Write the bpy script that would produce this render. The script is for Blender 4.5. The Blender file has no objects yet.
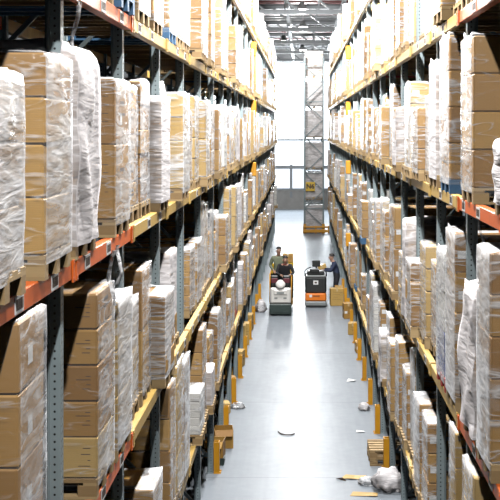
import bpy, bmesh, math, random
from mathutils import Vector, Matrix, Euler, noise as mnoise

R = random.Random(11)
sc = bpy.context.scene
COL = sc.collection
PI = math.pi
F = 1230.0            # focal length in pixels of the 500 px frame
CAMZ = 6.2
VX, VY = 302.0, 128.0
HALF = 1.6            # half width of the aisle at the rack faces

# ------------------------------------------------------------------ helpers
class MB:
    """collects faces of ONE mesh"""
    def __init__(s): s.v, s.f, s.m = [], [], []
    def add(s, vs, fs, mat=0):
        o = len(s.v); s.v += [tuple(p) for p in vs]
        for f in fs: s.f.append(tuple(i + o for i in f)); s.m.append(mat)
    def box(s, x0, x1, y0, y1, z0, z1, mat=0, M=None):
        vs = [(x, y, z) for z in (z0, z1) for y in (y0, y1) for x in (x0, x1)]
        if M is not None: vs = [M @ Vector(p) for p in vs]
        s.add(vs, [(0, 2, 3, 1), (4, 5, 7, 6), (0, 1, 5, 4), (2, 6, 7, 3), (0, 4, 6, 2), (1, 3, 7, 5)], mat)
    def cbox(s, x0, x1, y0, y1, z0, z1, c=.01, mat=0, M=None):
        """box with chamfered edges"""
        bm = bmesh.new()
        bmesh.ops.create_cube(bm, size=1.0)
        for v in bm.verts:
            v.co = ((x0 + x1) / 2 + v.co.x * (x1 - x0), (y0 + y1) / 2 + v.co.y * (y1 - y0), (z0 + z1) / 2 + v.co.z * (z1 - z0))
        bmesh.ops.bevel(bm, geom=bm.edges[:], offset=c, segments=1, affect='EDGES', profile=.5)
        s.bm(bm, mat, M)
    def bm(s, bm, mat=0, M=None):
        bm.verts.index_update()
        s.add([(M @ v.co if M is not None else v.co) for v in bm.verts], [[v.index for v in f.verts] for f in bm.faces], mat)
        bm.free()
    def quad(s, a, b, c, d, mat=0): s.add([a, b, c, d], [(0, 1, 2, 3)], mat)
    def bar(s, a, b, w, h=None, mat=0):
        """square bar from a to b"""
        h = h or w
        a, b = Vector(a), Vector(b); d = (b - a); L = d.length
        if L < 1e-6: return
        q = d.to_track_quat('Z', 'Y').to_matrix().to_4x4()
        s.box(-w / 2, w / 2, -h / 2, h / 2, 0, L, mat, Matrix.Translation(a) @ q)
    def tube(s, pts, r, n=8, mat=0, cap=True):
        pts = [Vector(p) for p in pts]; rings = []
        for i, p in enumerate(pts):
            t = (pts[min(i + 1, len(pts) - 1)] - pts[max(i - 1, 0)]).normalized()
            q = t.to_track_quat('Z', 'Y')
            rr = r[i] if isinstance(r, (list, tuple)) else r
            rings.append([p + q @ Vector((rr * math.cos(2 * PI * k / n), rr * math.sin(2 * PI * k / n), 0)) for k in range(n)])
        vs = [p for rg in rings for p in rg]; fs = []
        for i in range(len(rings) - 1):
            for k in range(n):
                fs.append((i * n + k, i * n + (k + 1) % n, (i + 1) * n + (k + 1) % n, (i + 1) * n + k))
        if cap: fs += [tuple(range(n))[::-1], tuple(range((len(rings) - 1) * n, len(rings) * n))]
        s.add(vs, fs, mat)
    def lathe(s, prof, n=20, mat=0, M=None):
        vs = []; fs = []
        for (r, z) in prof:
            for k in range(n): vs.append(Vector((r * math.cos(2 * PI * k / n), r * math.sin(2 * PI * k / n), z)))
        for i in range(len(prof) - 1):
            for k in range(n): fs.append((i * n + k, i * n + (k + 1) % n, (i + 1) * n + (k + 1) % n, (i + 1) * n + k))
        fs += [tuple(range(n))[::-1], tuple(range((len(prof) - 1) * n, len(prof) * n))]
        if M is not None: vs = [M @ v for v in vs]
        s.add(vs, fs, mat)
    def ball(s, c, rx, ry, rz, mat=0, seg=14, rings=10, M=None):
        bm = bmesh.new(); bmesh.ops.create_uvsphere(bm, u_segments=seg, v_segments=rings, radius=1)
        for v in bm.verts: v.co = Vector((c[0] + v.co.x * rx, c[1] + v.co.y * ry, c[2] + v.co.z * rz))
        s.bm(bm, mat, M)
    def merge(s, o, M):
        k = len(s.v); s.v += [tuple(M @ Vector(p)) for p in o.v]
        s.f += [tuple(i + k for i in f) for f in o.f]; s.m += o.m
    def mesh(s, name, mats, smooth=False):
        me = bpy.data.meshes.new(name); me.from_pydata(s.v, [], s.f)
        for m in mats: me.materials.append(m)
        me.polygons.foreach_set('material_index', s.m)
        if smooth: me.polygons.foreach_set('use_smooth', [True] * len(s.f))
        me.update(); return me

def link(name, me, parent=None, loc=None, rz=None, scale=None):
    o = bpy.data.objects.new(name, me); COL.objects.link(o)
    if parent: o.parent = parent
    if loc is not None: o.location = loc
    if rz is not None: o.rotation_euler = (0, 0, rz)
    if scale is not None: o.scale = scale
    return o
def build(name, mb, mats, parent=None, smooth=False, **k):
    return link(name, mb.mesh(name, mats if isinstance(mats, (list, tuple)) else [mats], smooth), parent, **k)
def tag(o, label=None, cat=None, group=None, kind=None):
    if label: o['label'] = label
    if cat: o['category'] = cat
    if group: o['group'] = group
    if kind: o['kind'] = kind
    return o
def empty(name, loc, rz=0, **k):
    o = bpy.data.objects.new(name, None); COL.objects.link(o); o.empty_display_size = .2
    o.location = loc; o.rotation_euler = (0, 0, rz); return tag(o, **k)

# ------------------------------------------------------------------ materials
def newmat(name):
    m = bpy.data.materials.new(name); m.use_nodes = True; nt = m.node_tree; nt.nodes.clear()
    out = nt.nodes.new('ShaderNodeOutputMaterial'); return m, nt, out
def N(nt, t, **kw):
    n = nt.nodes.new(t)
    for k, v in kw.items():
        if k in n.inputs: n.inputs[k].default_value = v
        else: setattr(n, k, v)
    return n
def math_(nt, op, a, b=None, clamp=False):
    n = nt.nodes.new('ShaderNodeMath'); n.operation = op; n.use_clamp = clamp
    for i, x in enumerate((a, b)):
        if x is None: continue
        if isinstance(x, (int, float)): n.inputs[i].default_value = x
        else: nt.links.new(x, n.inputs[i])
    return n.outputs[0]
def coords(nt, scale=(1, 1, 1), rot=(0, 0, 0), which='Object'):
    tc = nt.nodes.new('ShaderNodeTexCoord'); mp = nt.nodes.new('ShaderNodeMapping')
    mp.inputs['Scale'].default_value = scale; mp.inputs['Rotation'].default_value = rot
    nt.links.new(tc.outputs[which], mp.inputs['Vector']); return mp.outputs[0]
def rgb(c): return (c[0], c[1], c[2], 1)
def mixc(nt, fac, a, b):
    n = nt.nodes.new('ShaderNodeMix'); n.data_type = 'RGBA'
    if isinstance(fac, (int, float)): n.inputs[0].default_value = fac
    else: nt.links.new(fac, n.inputs[0])
    for i, x in ((6, a), (7, b)):
        if isinstance(x, tuple): n.inputs[i].default_value = rgb(x)
        else: nt.links.new(x, n.inputs[i])
    return n.outputs[2]
def noise_(nt, vec, scale, detail=3, dist=0):
    n = N(nt, 'ShaderNodeTexNoise', Scale=scale, Detail=detail, Distortion=dist); nt.links.new(vec, n.inputs['Vector']); return n.outputs['Fac']

def plain(name, c, rough=.6, metal=0, var=.12, nscale=12, bump=.05, emit=None, estr=0, c2=None):
    m, nt, out = newmat(name)
    p = N(nt, 'ShaderNodeBsdfPrincipled', Roughness=rough, Metallic=metal)
    nz = noise_(nt, coords(nt), nscale, 4)
    dark = c2 or tuple(x * (1 - var * 2) for x in c)
    nt.links.new(mixc(nt, nz, tuple(min(1, x * (1 + var)) for x in c), dark), p.inputs['Base Color'])
    if bump:
        b = N(nt, 'ShaderNodeBump', Strength=bump, Distance=.02); nt.links.new(nz, b.inputs['Height']); nt.links.new(b.outputs[0], p.inputs['Normal'])
    if emit: p.inputs['Emission Color'].default_value = rgb(emit); p.inputs['Emission Strength'].default_value = estr
    nt.links.new(p.outputs[0], out.inputs[0]); return m

def carton_mat(name, lo, hi, rough=.62):
    """corrugated board: tone differs from box to box, faint flutes and scuffs"""
    m, nt, out = newmat(name)
    p = N(nt, 'ShaderNodeBsdfPrincipled', Roughness=rough)
    oi = nt.nodes.new('ShaderNodeObjectInfo'); ge = nt.nodes.new('ShaderNodeNewGeometry')
    r = math_(nt, 'FRACT', math_(nt, 'ADD', oi.outputs['Random'], math_(nt, 'MULTIPLY', ge.outputs['Random Per Island'], .9)))
    base = mixc(nt, r, lo, hi)
    sc_ = noise_(nt, coords(nt, (1, 1, 1)), 2.2, 5, .4)
    fl = N(nt, 'ShaderNodeTexWave', Scale=24, Distortion=.6); fl.bands_direction = 'Z'
    nt.links.new(coords(nt), fl.inputs['Vector'])
    k = math_(nt, 'ADD', math_(nt, 'MULTIPLY', sc_, .5), math_(nt, 'MULTIPLY', fl.outputs['Fac'], .12))
    dk = N(nt, 'ShaderNodeMix', data_type='RGBA', blend_type='MULTIPLY'); dk.inputs[0].default_value = .55
    nt.links.new(base, dk.inputs[6]); cr = nt.nodes.new('ShaderNodeCombineColor')
    for i in range(3): nt.links.new(math_(nt, 'ADD', k, .55), cr.inputs[i])
    nt.links.new(cr.outputs[0], dk.inputs[7]); nt.links.new(dk.outputs[2], p.inputs['Base Color'])
    b = N(nt, 'ShaderNodeBump', Strength=.12, Distance=.02); nt.links.new(sc_, b.inputs['Height']); nt.links.new(b.outputs[0], p.inputs['Normal'])
    nt.links.new(p.outputs[0], out.inputs[0]); return m

def film_mat(name, op, tint=(.9, .9, .92), streak=.8, rough=.2, fres=.62):
    """stretch film: see-through where thin, milky where it gathers, shiny with wrinkles"""
    m, nt, out = newmat(name)
    oi = nt.nodes.new('ShaderNodeObjectInfo')
    v = coords(nt, (.8, .8, 5.5), (.5, .2, 0))
    ad = N(nt, 'ShaderNodeVectorMath', operation='ADD'); nt.links.new(v, ad.inputs[0])
    cx = nt.nodes.new('ShaderNodeCombineXYZ')
    for i in range(3): nt.links.new(math_(nt, 'MULTIPLY', oi.outputs['Random'], 37.0 + 11 * i), cx.inputs[i])
    nt.links.new(cx.outputs[0], ad.inputs[1]); v = ad.outputs[0]
    s1 = noise_(nt, v, 2.2, 2.5, .7)
    s2 = noise_(nt, v, 7.0, 2, .4)
    b = N(nt, 'ShaderNodeBump', Strength=.5, Distance=.03)
    nt.links.new(math_(nt, 'ADD', s1, math_(nt, 'MULTIPLY', s2, .22)), b.inputs['Height'])
    fr = N(nt, 'ShaderNodeFresnel', IOR=1.5); nt.links.new(b.outputs[0], fr.inputs['Normal'])
    # gathers of the film: sharp-edged streaks, mostly slanting
    s3 = math_(nt, 'POWER', math_(nt, 'SUBTRACT', 1.0, math_(nt, 'ABSOLUTE', math_(nt, 'MULTIPLY', math_(nt, 'SUBTRACT', s1, .5), 7.0)), True), 3.0)
    big = noise_(nt, v, .9, 2, .3)
    k = math_(nt, 'ADD', math_(nt, 'MULTIPLY', math_(nt, 'SUBTRACT', big, .5), streak * 1.7), math_(nt, 'MULTIPLY', math_(nt, 'SUBTRACT', s2, .5), streak * .7))
    k = math_(nt, 'ADD', k, math_(nt, 'MULTIPLY', s3, streak * .6))
    k = math_(nt, 'ADD', math_(nt, 'ADD', k, op), math_(nt, 'MULTIPLY', fr.outputs[0], fres), True)
    k = math_(nt, 'MINIMUM', math_(nt, 'MAXIMUM', k, .06), .96)
    p = N(nt, 'ShaderNodeBsdfPrincipled', Roughness=rough); p.inputs['Base Color'].default_value = rgb(tint)
    p.inputs['Specular IOR Level'].default_value = .6
    nt.links.new(b.outputs[0], p.inputs['Normal'])
    t = nt.nodes.new('ShaderNodeBsdfTransparent')
    mx = nt.nodes.new('ShaderNodeMixShader'); nt.links.new(k, mx.inputs[0]); nt.links.new(t.outputs[0], mx.inputs[1]); nt.links.new(p.outputs[0], mx.inputs[2])
    nt.links.new(mx.outputs[0], out.inputs[0]); return m

def post_mat(name, c):
    """galvanised upright with its row of punched holes every 50 mm"""
    m, nt, out = newmat(name)
    p = N(nt, 'ShaderNodeBsdfPrincipled', Roughness=.42, Metallic=.15)
    tc = nt.nodes.new('ShaderNodeTexCoord'); sx = nt.nodes.new('ShaderNodeSeparateXYZ'); nt.links.new(tc.outputs['Object'], sx.inputs[0])
    fz = math_(nt, 'SUBTRACT', math_(nt, 'FRACT', math_(nt, 'DIVIDE', sx.outputs[2], .05)), .5)
    dz = math_(nt, 'MULTIPLY', fz, .05)
    def d2(ax, c0):
        dx = math_(nt, 'SUBTRACT', sx.outputs[ax], c0)
        return math_(nt, 'SQRT', math_(nt, 'ADD', math_(nt, 'MULTIPLY', dx, dx), math_(nt, 'MULTIPLY', dz, dz)))
    hole = math_(nt, 'MAXIMUM', math_(nt, 'LESS_THAN', d2(0, .035), .008), math_(nt, 'LESS_THAN', math_(nt, 'MINIMUM', d2(1, .025), d2(1, -.025)), .007))
    nz = noise_(nt, coords(nt, (1, 1, .3)), 8, 4)
    base = mixc(nt, nz, tuple(x * 1.15 for x in c), tuple(x * .75 for x in c))
    nt.links.new(mixc(nt, hole, base, (.012, .014, .015)), p.inputs['Base Color'])
    nt.links.new(p.outputs[0], out.inputs[0]); return m

def wood_mat(name, lo, hi):
    m, nt, out = newmat(name)
    p = N(nt, 'ShaderNodeBsdfPrincipled', Roughness=.75)
    oi = nt.nodes.new('ShaderNodeObjectInfo'); ge = nt.nodes.new('ShaderNodeNewGeometry')
    g = noise_(nt, coords(nt, (1, 1, 14)), 5, 4, .4)
    r = math_(nt, 'FRACT', math_(nt, 'ADD', math_(nt, 'ADD', oi.outputs['Random'], ge.outputs['Random Per Island']), math_(nt, 'MULTIPLY', g, .3)))
    nt.links.new(mixc(nt, r, lo, hi), p.inputs['Base Color']); nt.links.new(p.outputs[0], out.inputs[0]); return m

def floor_mat():
    m, nt, out = newmat('polished_concrete')
    p = N(nt, 'ShaderNodeBsdfPrincipled')
    v = coords(nt)
    a = noise_(nt, v, .55, 6, .6); b = noise_(nt, v, 5, 5, .3); c_ = noise_(nt, coords(nt, (6, .35, 1)), 1.4, 4)
    k = math_(nt, 'ADD', math_(nt, 'MULTIPLY', a, .5), math_(nt, 'ADD', math_(nt, 'MULTIPLY', b, .3), math_(nt, 'MULTIPLY', c_, .3)))
    # saw-cut joints of the slab every six metres
    sx = nt.nodes.new('ShaderNodeSeparateXYZ'); nt.links.new(v, sx.inputs[0])
    j = math_(nt, 'LESS_THAN', math_(nt, 'FRACT', math_(nt, 'DIVIDE', math_(nt, 'ADD', sx.outputs[1], 2.2), 6.0)), .004)
    col = mixc(nt, k, (.34, .375, .415), (.20, .222, .247))
    col = mixc(nt, math_(nt, 'MULTIPLY', j, .6), col, (.12, .12, .12))
    nt.links.new(col, p.inputs['Base Color'])
    nt.links.new(math_(nt, 'ADD', math_(nt, 'MULTIPLY', k, .20), .22), p.inputs['Roughness'])
    p.inputs['Specular IOR Level'].default_value = .05
    bp = N(nt, 'ShaderNodeBump', Strength=.06, Distance=.02); nt.links.new(b, bp.inputs['Height']); nt.links.new(bp.outputs[0], p.inputs['Normal'])
    nt.links.new(p.outputs[0], out.inputs[0]); return m

M = dict(
    carton=carton_mat('brown_carton', (.30, .142, .022), (.54, .305, .070)),
    carton_tan=carton_mat('tan_carton', (.52, .32, .08), (.64, .43, .15)),
    carton_white=carton_mat('white_carton', (.72, .70, .66), (.80, .78, .72)),
    carton_blue=carton_mat('blue_carton', (.03, .06, .22), (.08, .12, .35)),
    tape=plain('packing_tape', (.62, .47, .26), .25, var=.08),
    ink=plain('print_ink', (.07, .045, .03), .6),
    red_ink=plain('red_marker', (.55, .05, .03), .6),
    paper=plain('white_paper_label', (.85, .85, .84), .5, var=.03),
    film=film_mat('clear_stretch_film', -.17, (.93, .93, .95)),
    film_hazy=film_mat('hazy_stretch_film', .0, (.93, .93, .95)),
    film_cloudy=film_mat('cloudy_plastic_cover', .42, (.86, .82, .83), .7, .5),
    film_clear=film_mat('thin_stretch_film', -.30, (.93, .93, .95)),
    wood=wood_mat('pallet_wood', (.30, .19, .085), (.54, .38, .19)),
    wood_blue=plain('blue_pallet_paint', (.05, .14, .27), .6),
    wood_red=plain('red_pallet_paint', (.45, .05, .04), .6),
    post=post_mat('galvanised_post', (.31, .38, .40)),
    steel=plain('galvanised_steel', (.17, .21, .22), .45, .35, nscale=6),
    orange=plain('orange_beam_paint', (.85, .155, .022), .42, nscale=5),
    yellow=plain('yellow_beam_paint', (.62, .40, .11), .45, nscale=5),
    guard=plain('yellow_guard_paint', (.72, .33, .015), .45, nscale=6),
    black=plain('black_plastic', (.016, .018, .018), .38, bump=.02),
    rubber=plain('black_rubber', (.02, .02, .02), .8),
    truck_orange=plain('truck_orange_paint', (.85, .22, .02), .35, var=.05),
    truck_white=plain('truck_cream_paint', (.80, .78, .74), .35, var=.04),
    truck_grey=plain('truck_grey_paint', (.26, .28, .28), .4, var=.06),
    bumper=plain('dark_green_bumper', (.03, .05, .045), .5),
    maroon=plain('maroon_upholstery', (.13, .02, .03), .5),
    crate=plain('yellow_crate_plastic', (.80, .52, .03), .4, var=.05),
    glass=plain('dark_screen', (.01, .012, .015), .12, bump=0),
    skin=plain('skin', (.46, .27, .19), .5, var=.06),
    hair=plain('dark_hair', (.015, .012, .011), .6),
    jacket_green=plain('grey_green_jacket', (.15, .17, .11), .8),
    jacket_black=plain('black_jacket', (.018, .018, .022), .75),
    jacket_navy=plain('navy_jacket', (.02, .03, .07), .75),
    trousers=plain('dark_trousers', (.014, .014, .02), .8),
    shoes=plain('work_shoes', (.02, .018, .016), .5),
    red_collar=plain('red_collar', (.35, .03, .03), .7),
    wall=plain('white_wall_panel', (.80, .83, .86), .5, var=.03, nscale=1),
    plinth=plain('concrete_plinth', (.62, .63, .63), .8, nscale=3),
    rail=plain('wall_rail_steel', (.52, .58, .64), .5, nscale=3),
    dark_wall=plain('dark_side_wall', (.07, .073, .077), .8, nscale=1),
    deck=plain('dark_roof_deck', (.07, .07, .078), .7, nscale=1),
    truss=plain('pale_truss_steel', (.30, .325, .345), .5, nscale=2),
    purlin=plain('pale_purlin', (.20, .21, .22), .6, nscale=2),
    purlin_red=plain('maroon_purlin', (.13, .03, .03), .6, nscale=2),
    lamp_body=plain('lamp_housing', (.5, .5, .5), .4, .5),
    lamp_glow=plain('lamp_glow', (1, 1, 1), .5, bump=0, emit=(1, .98, .95), estr=25),
    daylight=plain('daylight_panel', (.8, .85, .9), .5, bump=0, emit=(.90, .96, 1), estr=7),
    wall_glow_soft=plain('soft_glow_wall_panel', (.75, .8, .85), .5, bump=0, emit=(.86, .93, 1), estr=1.5),  # glow added to the lower wall panels, with the dimmer one below
    wall_glow_dim=plain('dim_glow_wall_panel', (.7, .75, .8), .5, bump=0, emit=(.82, .90, 1), estr=.85),
    floor=floor_mat(),
)

# ------------------------------------------------------------------ camera
cam = bpy.data.cameras.new('camera'); co = bpy.data.objects.new('camera', cam); COL.objects.link(co)
cam.sensor_width = 36; cam.lens = F / 500 * 36
cam.shift_x = (250 - VX) / 500; cam.shift_y = -(250 - VY) / 500
co.location = (0, 0, CAMZ); co.rotation_euler = (PI / 2, 0, 0); cam.clip_end = 400
sc.camera = co
def proj(x, y, z): return VX + x * F / y, VY - (z - CAMZ) * F / y

# ------------------------------------------------------------------ setting
WALL_Y, ROOF = 94.0, 12.4
def structure(name, mb, mats, smooth=False): return tag(build(name, mb, mats, smooth=smooth), kind='structure')
b = MB(); b.box(-14, 14, -6, WALL_Y + 1, -.2, 0); structure('floor', b, M['floor'])
b = MB(); b.box(-14, 14, -6, WALL_Y + 1, ROOF, ROOF + .2)
y = -5.5
while y < WALL_Y:                                # trapezoid ribs of the deck
    b.box(-14, 14, y, y + .18, ROOF - .06, ROOF); y += .55
structure('ceiling', b, M['deck'])
b = MB(); b.box(-14.2, -14, -6, WALL_Y, 0, ROOF); structure('wall_left', b, M['dark_wall'])
b = MB(); b.box(14, 14.2, -6, WALL_Y, 0, ROOF); structure('wall_right', b, M['dark_wall'])
b = MB(); b.box(-14, 14, WALL_Y, WALL_Y + .2, 0, ROOF); structure('wall_back', b, M['wall'])
b = MB(); b.box(-14, 14, WALL_Y - .18, WALL_Y, 0, 1.35, 0); b.box(-14, 14, WALL_Y - .22, WALL_Y, 1.35, 1.45, 0); structure('baseboard_back', b, M['plinth'])
b = MB()
for z in (5.3,): b.box(-14, 14, WALL_Y - .12, WALL_Y, z - .06, z + .06)
b.box(-14, 14, WALL_Y - .16, WALL_Y, 3.1, 3.32); b.box(-14, 14, WALL_Y - .14, WALL_Y, 1.46, 1.58)
for x in (-8.6, -4.7, -.83, 3.0, 7): b.box(x - .1, x + .1, WALL_Y - .2, WALL_Y, 0.9, 3.4)
structure('trim_1', b, M['rail'])
# tall translucent daylight panels above the rail
nwin = 0
for i in range(4):
    x0 = -8.0 + i * 4.0; nwin += 1
    b = MB(); b.box(x0 + .03, x0 + 3.97, WALL_Y - .08, WALL_Y - .02, 5.40, 11.1); w = structure('window_%d' % nwin, b, M['daylight'])
    b = MB()
    for x in (x0, x0 + 4.0): b.box(x - .03, x + .03, WALL_Y - .1, WALL_Y, 5.36, 11.2)
    tag(build('window_frame', b, M['rail'], w), kind='structure')
for i in range(4):  # lower white wall: panels with added glow so that it looks brightly lit
    x0 = -8.0 + i * 4.0
    for z0, z1, mt in ((3.34, 5.22, 'wall_glow_soft'), (1.60, 3.08, 'wall_glow_dim')):
        nwin += 1; b = MB(); b.box(x0 + .03, x0 + 3.97, WALL_Y - .08, WALL_Y - .02, z0, z1); structure('window_%d' % nwin, b, M[mt])
# roof: transverse trusses, purlins, one longitudinal tie
nt_ = 0
for ty in (6, 15, 24, 33, 42, 51, 60, 69, 78, 87):
    nt_ += 1; b = MB()
    b.box(-13.9, 13.9, ty - .09, ty + .09, 10.92, 11.10); b.box(-13.9, 13.9, ty - .08, ty + .08, 12.0, 12.16)
    x = -13.3
    while x < 13.4:
        b.bar((x, ty, 11.08), (x, ty, 12.02), .07)
        b.bar((x - .7, ty, 12.02), (x + .55, ty, 11.08), .085); x += 1.4
    tag(structure('trim_%d' % (nt_ + 1), b, M['truss']))
for k, (px, pz) in enumerate(((-.62, 11.2), (1.9, 11.9), (-4.6, 11.2), (4.6, 11.2))):
    b = MB(); b.box(px - .08, px + .08, -5, WALL_Y - .2, pz - .06, pz + .1); structure('trim_%d' % (20 + k), b, M['truss'])
y = -4.0; k = 0
pb, pr = MB(), MB()
while y < WALL_Y - 1:
    if k % 4 == 2: pr.box(-14, 14, y - .35, y + .35, 12.18, 12.338)
    else: pb.box(-14, 14, y - .10, y + .10, 12.17, 12.338)
    y += 1.5; k += 1
structure('trim_30', pb, M['purlin']); structure('trim_31', pr, M['purlin_red'])

# ------------------------------------------------------------------ lamps
lamp_h, lamp_g, lamp_r = MB(), MB(), MB()
lamp_h.lathe([(.05, .34), (.10, .32), (.12, .18), (.26, .04), (.28, 0), (.26, 0)], 20)
lamp_g.lathe([(.04, -.17), (.12, -.15), (.19, -.09), (.235, 0), (.22, .012)], 20)
lamp_r.tube([(0, 0, .34), (0, 0, 1.02)], .012, 6)
lh, lg, lr = lamp_h.mesh('housing', [M['lamp_body']], True), lamp_g.mesh('diffuser', [M['lamp_glow']]), lamp_r.mesh('hanger', [M['lamp_body']])
LAMP_W = 2500
lamp_pos = [(0.0, y) for y in (3.0, 13.0, 21.5, 30, 38, 45.0, 52)] + [(.05, 61.0), (-1.05, 70.5), (.0, 79), (.9, 87)]
n_seen = 0
for x, y in lamp_pos:
    lz = 11.2
    px, py = proj(x, max(y, .1), lz); seen = y > 50.5 and py > 0
    if seen:
        n_seen += 1
        lab = 'round high bay lamp glowing under the trusses, %s from the camera' % ['nearest one in view', 'second in view', 'third in view', 'fourth in view', 'fifth in view'][n_seen - 1]
    else: lab = 'round high bay lamp hanging over the aisle nearer than the picture shows'
    o = empty('ceiling_lamp', (x, y, lz), label=lab, cat='lamp', group='high bay lamps along the aisle')
    link('housing', lh, o); link('diffuser', lg, o); link('hanger', lr, o)
    L = bpy.data.lights.new('lamp_light', 'POINT'); L.shadow_soft_size = .09; L.energy = LAMP_W * (.75 if y < 5 else 1.1 if y < 15 else .30 if y > 40 else 1); L.color = (1, .99, .975)
    lo = bpy.data.objects.new('lamp_light', L); COL.objects.link(lo); lo.parent = o; lo.location = (0, 0, -.29)

# daylight entering through the translucent panels of the back wall
L = bpy.data.lights.new('window_light', 'AREA'); L.shape = 'RECTANGLE'; L.size = 12; L.size_y = 5.4; L.energy = 3000; L.color = (.88, .95, 1)
lo = bpy.data.objects.new('window_light', L); COL.objects.link(lo); lo.location = (0, WALL_Y - .3, 8.2); lo.rotation_euler = (PI / 2, 0, PI)
lo.rotation_euler = (-PI / 2, 0, 0)
w = bpy.data.worlds.new('world'); sc.world = w; w.use_nodes = True
bg = w.node_tree.nodes['Background']; bg.inputs[0].default_value = (.80, .90, 1, 1); bg.inputs[1].default_value = .04

# ------------------------------------------------------------------ racks
LEV = {-1: [1.60, 3.42, 5.26, 7.13, 9.15], 1: [1.40, 3.36, 5.47, 7.27, 9.20]}     # beam centres
BAY = {-1: 2.795, 1: 2.62}
P0 = {-1: 8.18 - 2 * 2.795, 1: 11.93 - 3 * 2.62}                                   # first post (outside the picture)
NB = {-1: 25, 1: 26}
LASTY = {s: P0[s] + BAY[s] * NB[s] for s in (-1, 1)}
RTOP = 9.6
def post_mesh(front):
    b = MB()
    b.box(0, .07, -.05, -.042, 0, RTOP); b.box(0, .07, .042, .05, 0, RTOP)         # side flanges
    b.box(-.004, .004, -.05, .05, 0, RTOP)                                         # web facing the aisle
    b.box(.07, .078, -.066, -.036, 0, RTOP); b.box(.07, .078, .036, .066, 0, RTOP) # lips
    b.box(.092, .100, -.045, .045, 0, RTOP); b.box(.078, .1, -.045, -.038, 0, RTOP); b.box(.078, .1, .038, .045, 0, RTOP)
    b.box(-.03, .12, -.08, .08, 0, .012)
    return b.mesh('upright_post', [M['post']])
pm = post_mesh(True)
b = MB(); z = .3; k = 0
while z < RTOP - 1.0:
    a, c = ((.1, 0, z), (1.03, 0, z + .95)) if k % 2 == 0 else ((1.03, 0, z), (.1, 0, z + .95))
    b.bar(a, c, .035, .045)
    if k % 3 == 0: b.bar((.1, 0, z), (1.03, 0, z), .035, .045)
    z += .95; k += 1
brm = b.mesh('frame_bracing', [M['steel']])
def beam_mesh(Ln, mat, s):
    b = MB(); h = Ln / 2 - .055
    b.cbox(0, .078, -h, h, -.06, .06, .006)
    for e in (-1, 1): b.box(-.012, .0, e * h - .03, e * h + .03, -.078, .07); b.box(-.016, -.012, e * h - .012, e * h + .012, -.06, -.045); b.box(-.016, -.012, e * h - .012, e * h + .012, .035, .05)
    return b.mesh('shelf_beam', [mat])
lab = MB(); lab.box(-.0045, -.0005, -.10, .10, -.048, .048, 0)
xx = -.085; rr = random.Random(3)
while xx < .075:
    ww = rr.choice((.004, .007, .011)); lab.box(-.0055, -.0045, xx, xx + ww, -.03, .03, 1); xx += ww + rr.choice((.005, .008))
labm = lab.mesh('location_label', [M['paper'], M['ink']])
sleeve = MB(); sleeve.cbox(-.15, .02, -.10, .11, -.22, .22, .02); slm = sleeve.mesh('yellow_sleeve', [M['guard']])
racks = {}
for s in (-1, 1):
    rot = 0 if s > 0 else PI
    side = 'left' if s < 0 else 'right'
    root = empty('pallet_rack', (s * HALF, P0[s], 0), label='long galvanised pallet rack with %s-side beams, lining the %s side of the aisle' % (side, side) if 0 else
                 'tall pallet rack of grey posts and orange and yellow beams along aisle %s side' % side, cat='pallet rack')
    racks[s] = root
    bm_o, bm_y = beam_mesh(BAY[s], M['orange'], s), beam_mesh(BAY[s], M['yellow'], s)
    for k in range(NB[s] + 1):
        d = k * BAY[s]
        link('upright_post', pm, root, (0, d, 0), rot)
        link('rear_post', pm, root, (s * 1.13, d, 0), rot + PI)
        link('frame_bracing', brm, root, (0, d, 0), rot)
    nb = 0; rest = MB(); order = sorted((abs(LEV[s][l] - CAMZ) * .3 + k, k, l) for k in range(NB[s]) for l in range(5))
    for q, (_, k, l) in enumerate(order):
        d = (k + .5) * BAY[s]; z = LEV[s][l]; me = bm_o if (k < (4 if s < 0 else 3) - (0)) and k + 0 < (3 + (s < 0)) else bm_y
        if k == 3 and s < 0: me = bm_o if True else bm_y
        if k >= (3 if s < 0 else 3): me = bm_y
        if q < 99:
            o = link('shelf_beam', me, root, (-s * .085, d, z), rot)
            if d + P0[s] < 34 and (k * 7 + l * 3) % 5 < 4:
                for t in ((-.85, .1) if (k + l) % 2 else (-.15, .8)): link('location_label', labm, o, (0, t * 1.0 + .1, 0))
        else:
            h = BAY[s] / 2 - .055; c = s * (-.085); rest.box(min(c, c + s * .05), max(c, c + s * .05), d - h, d + h, z - .06, z + .06)
        if k < 12: link('rear_beam', me, root, (s * 1.14, d, z), rot + PI)
    tag(build('shelf_beam', rest, M['yellow'], root), kind='stuff')
    # yellow sleeves on the posts beside the crossing, some forty metres off
    k = round((40.0 - P0[s]) / BAY[s])
    for z in (8.7, 6.85, 4.9) + ((2.5,) if s > 0 else ()): link('post_sleeve', slm, root, (-s * .0, k * BAY[s], z), rot)

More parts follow.
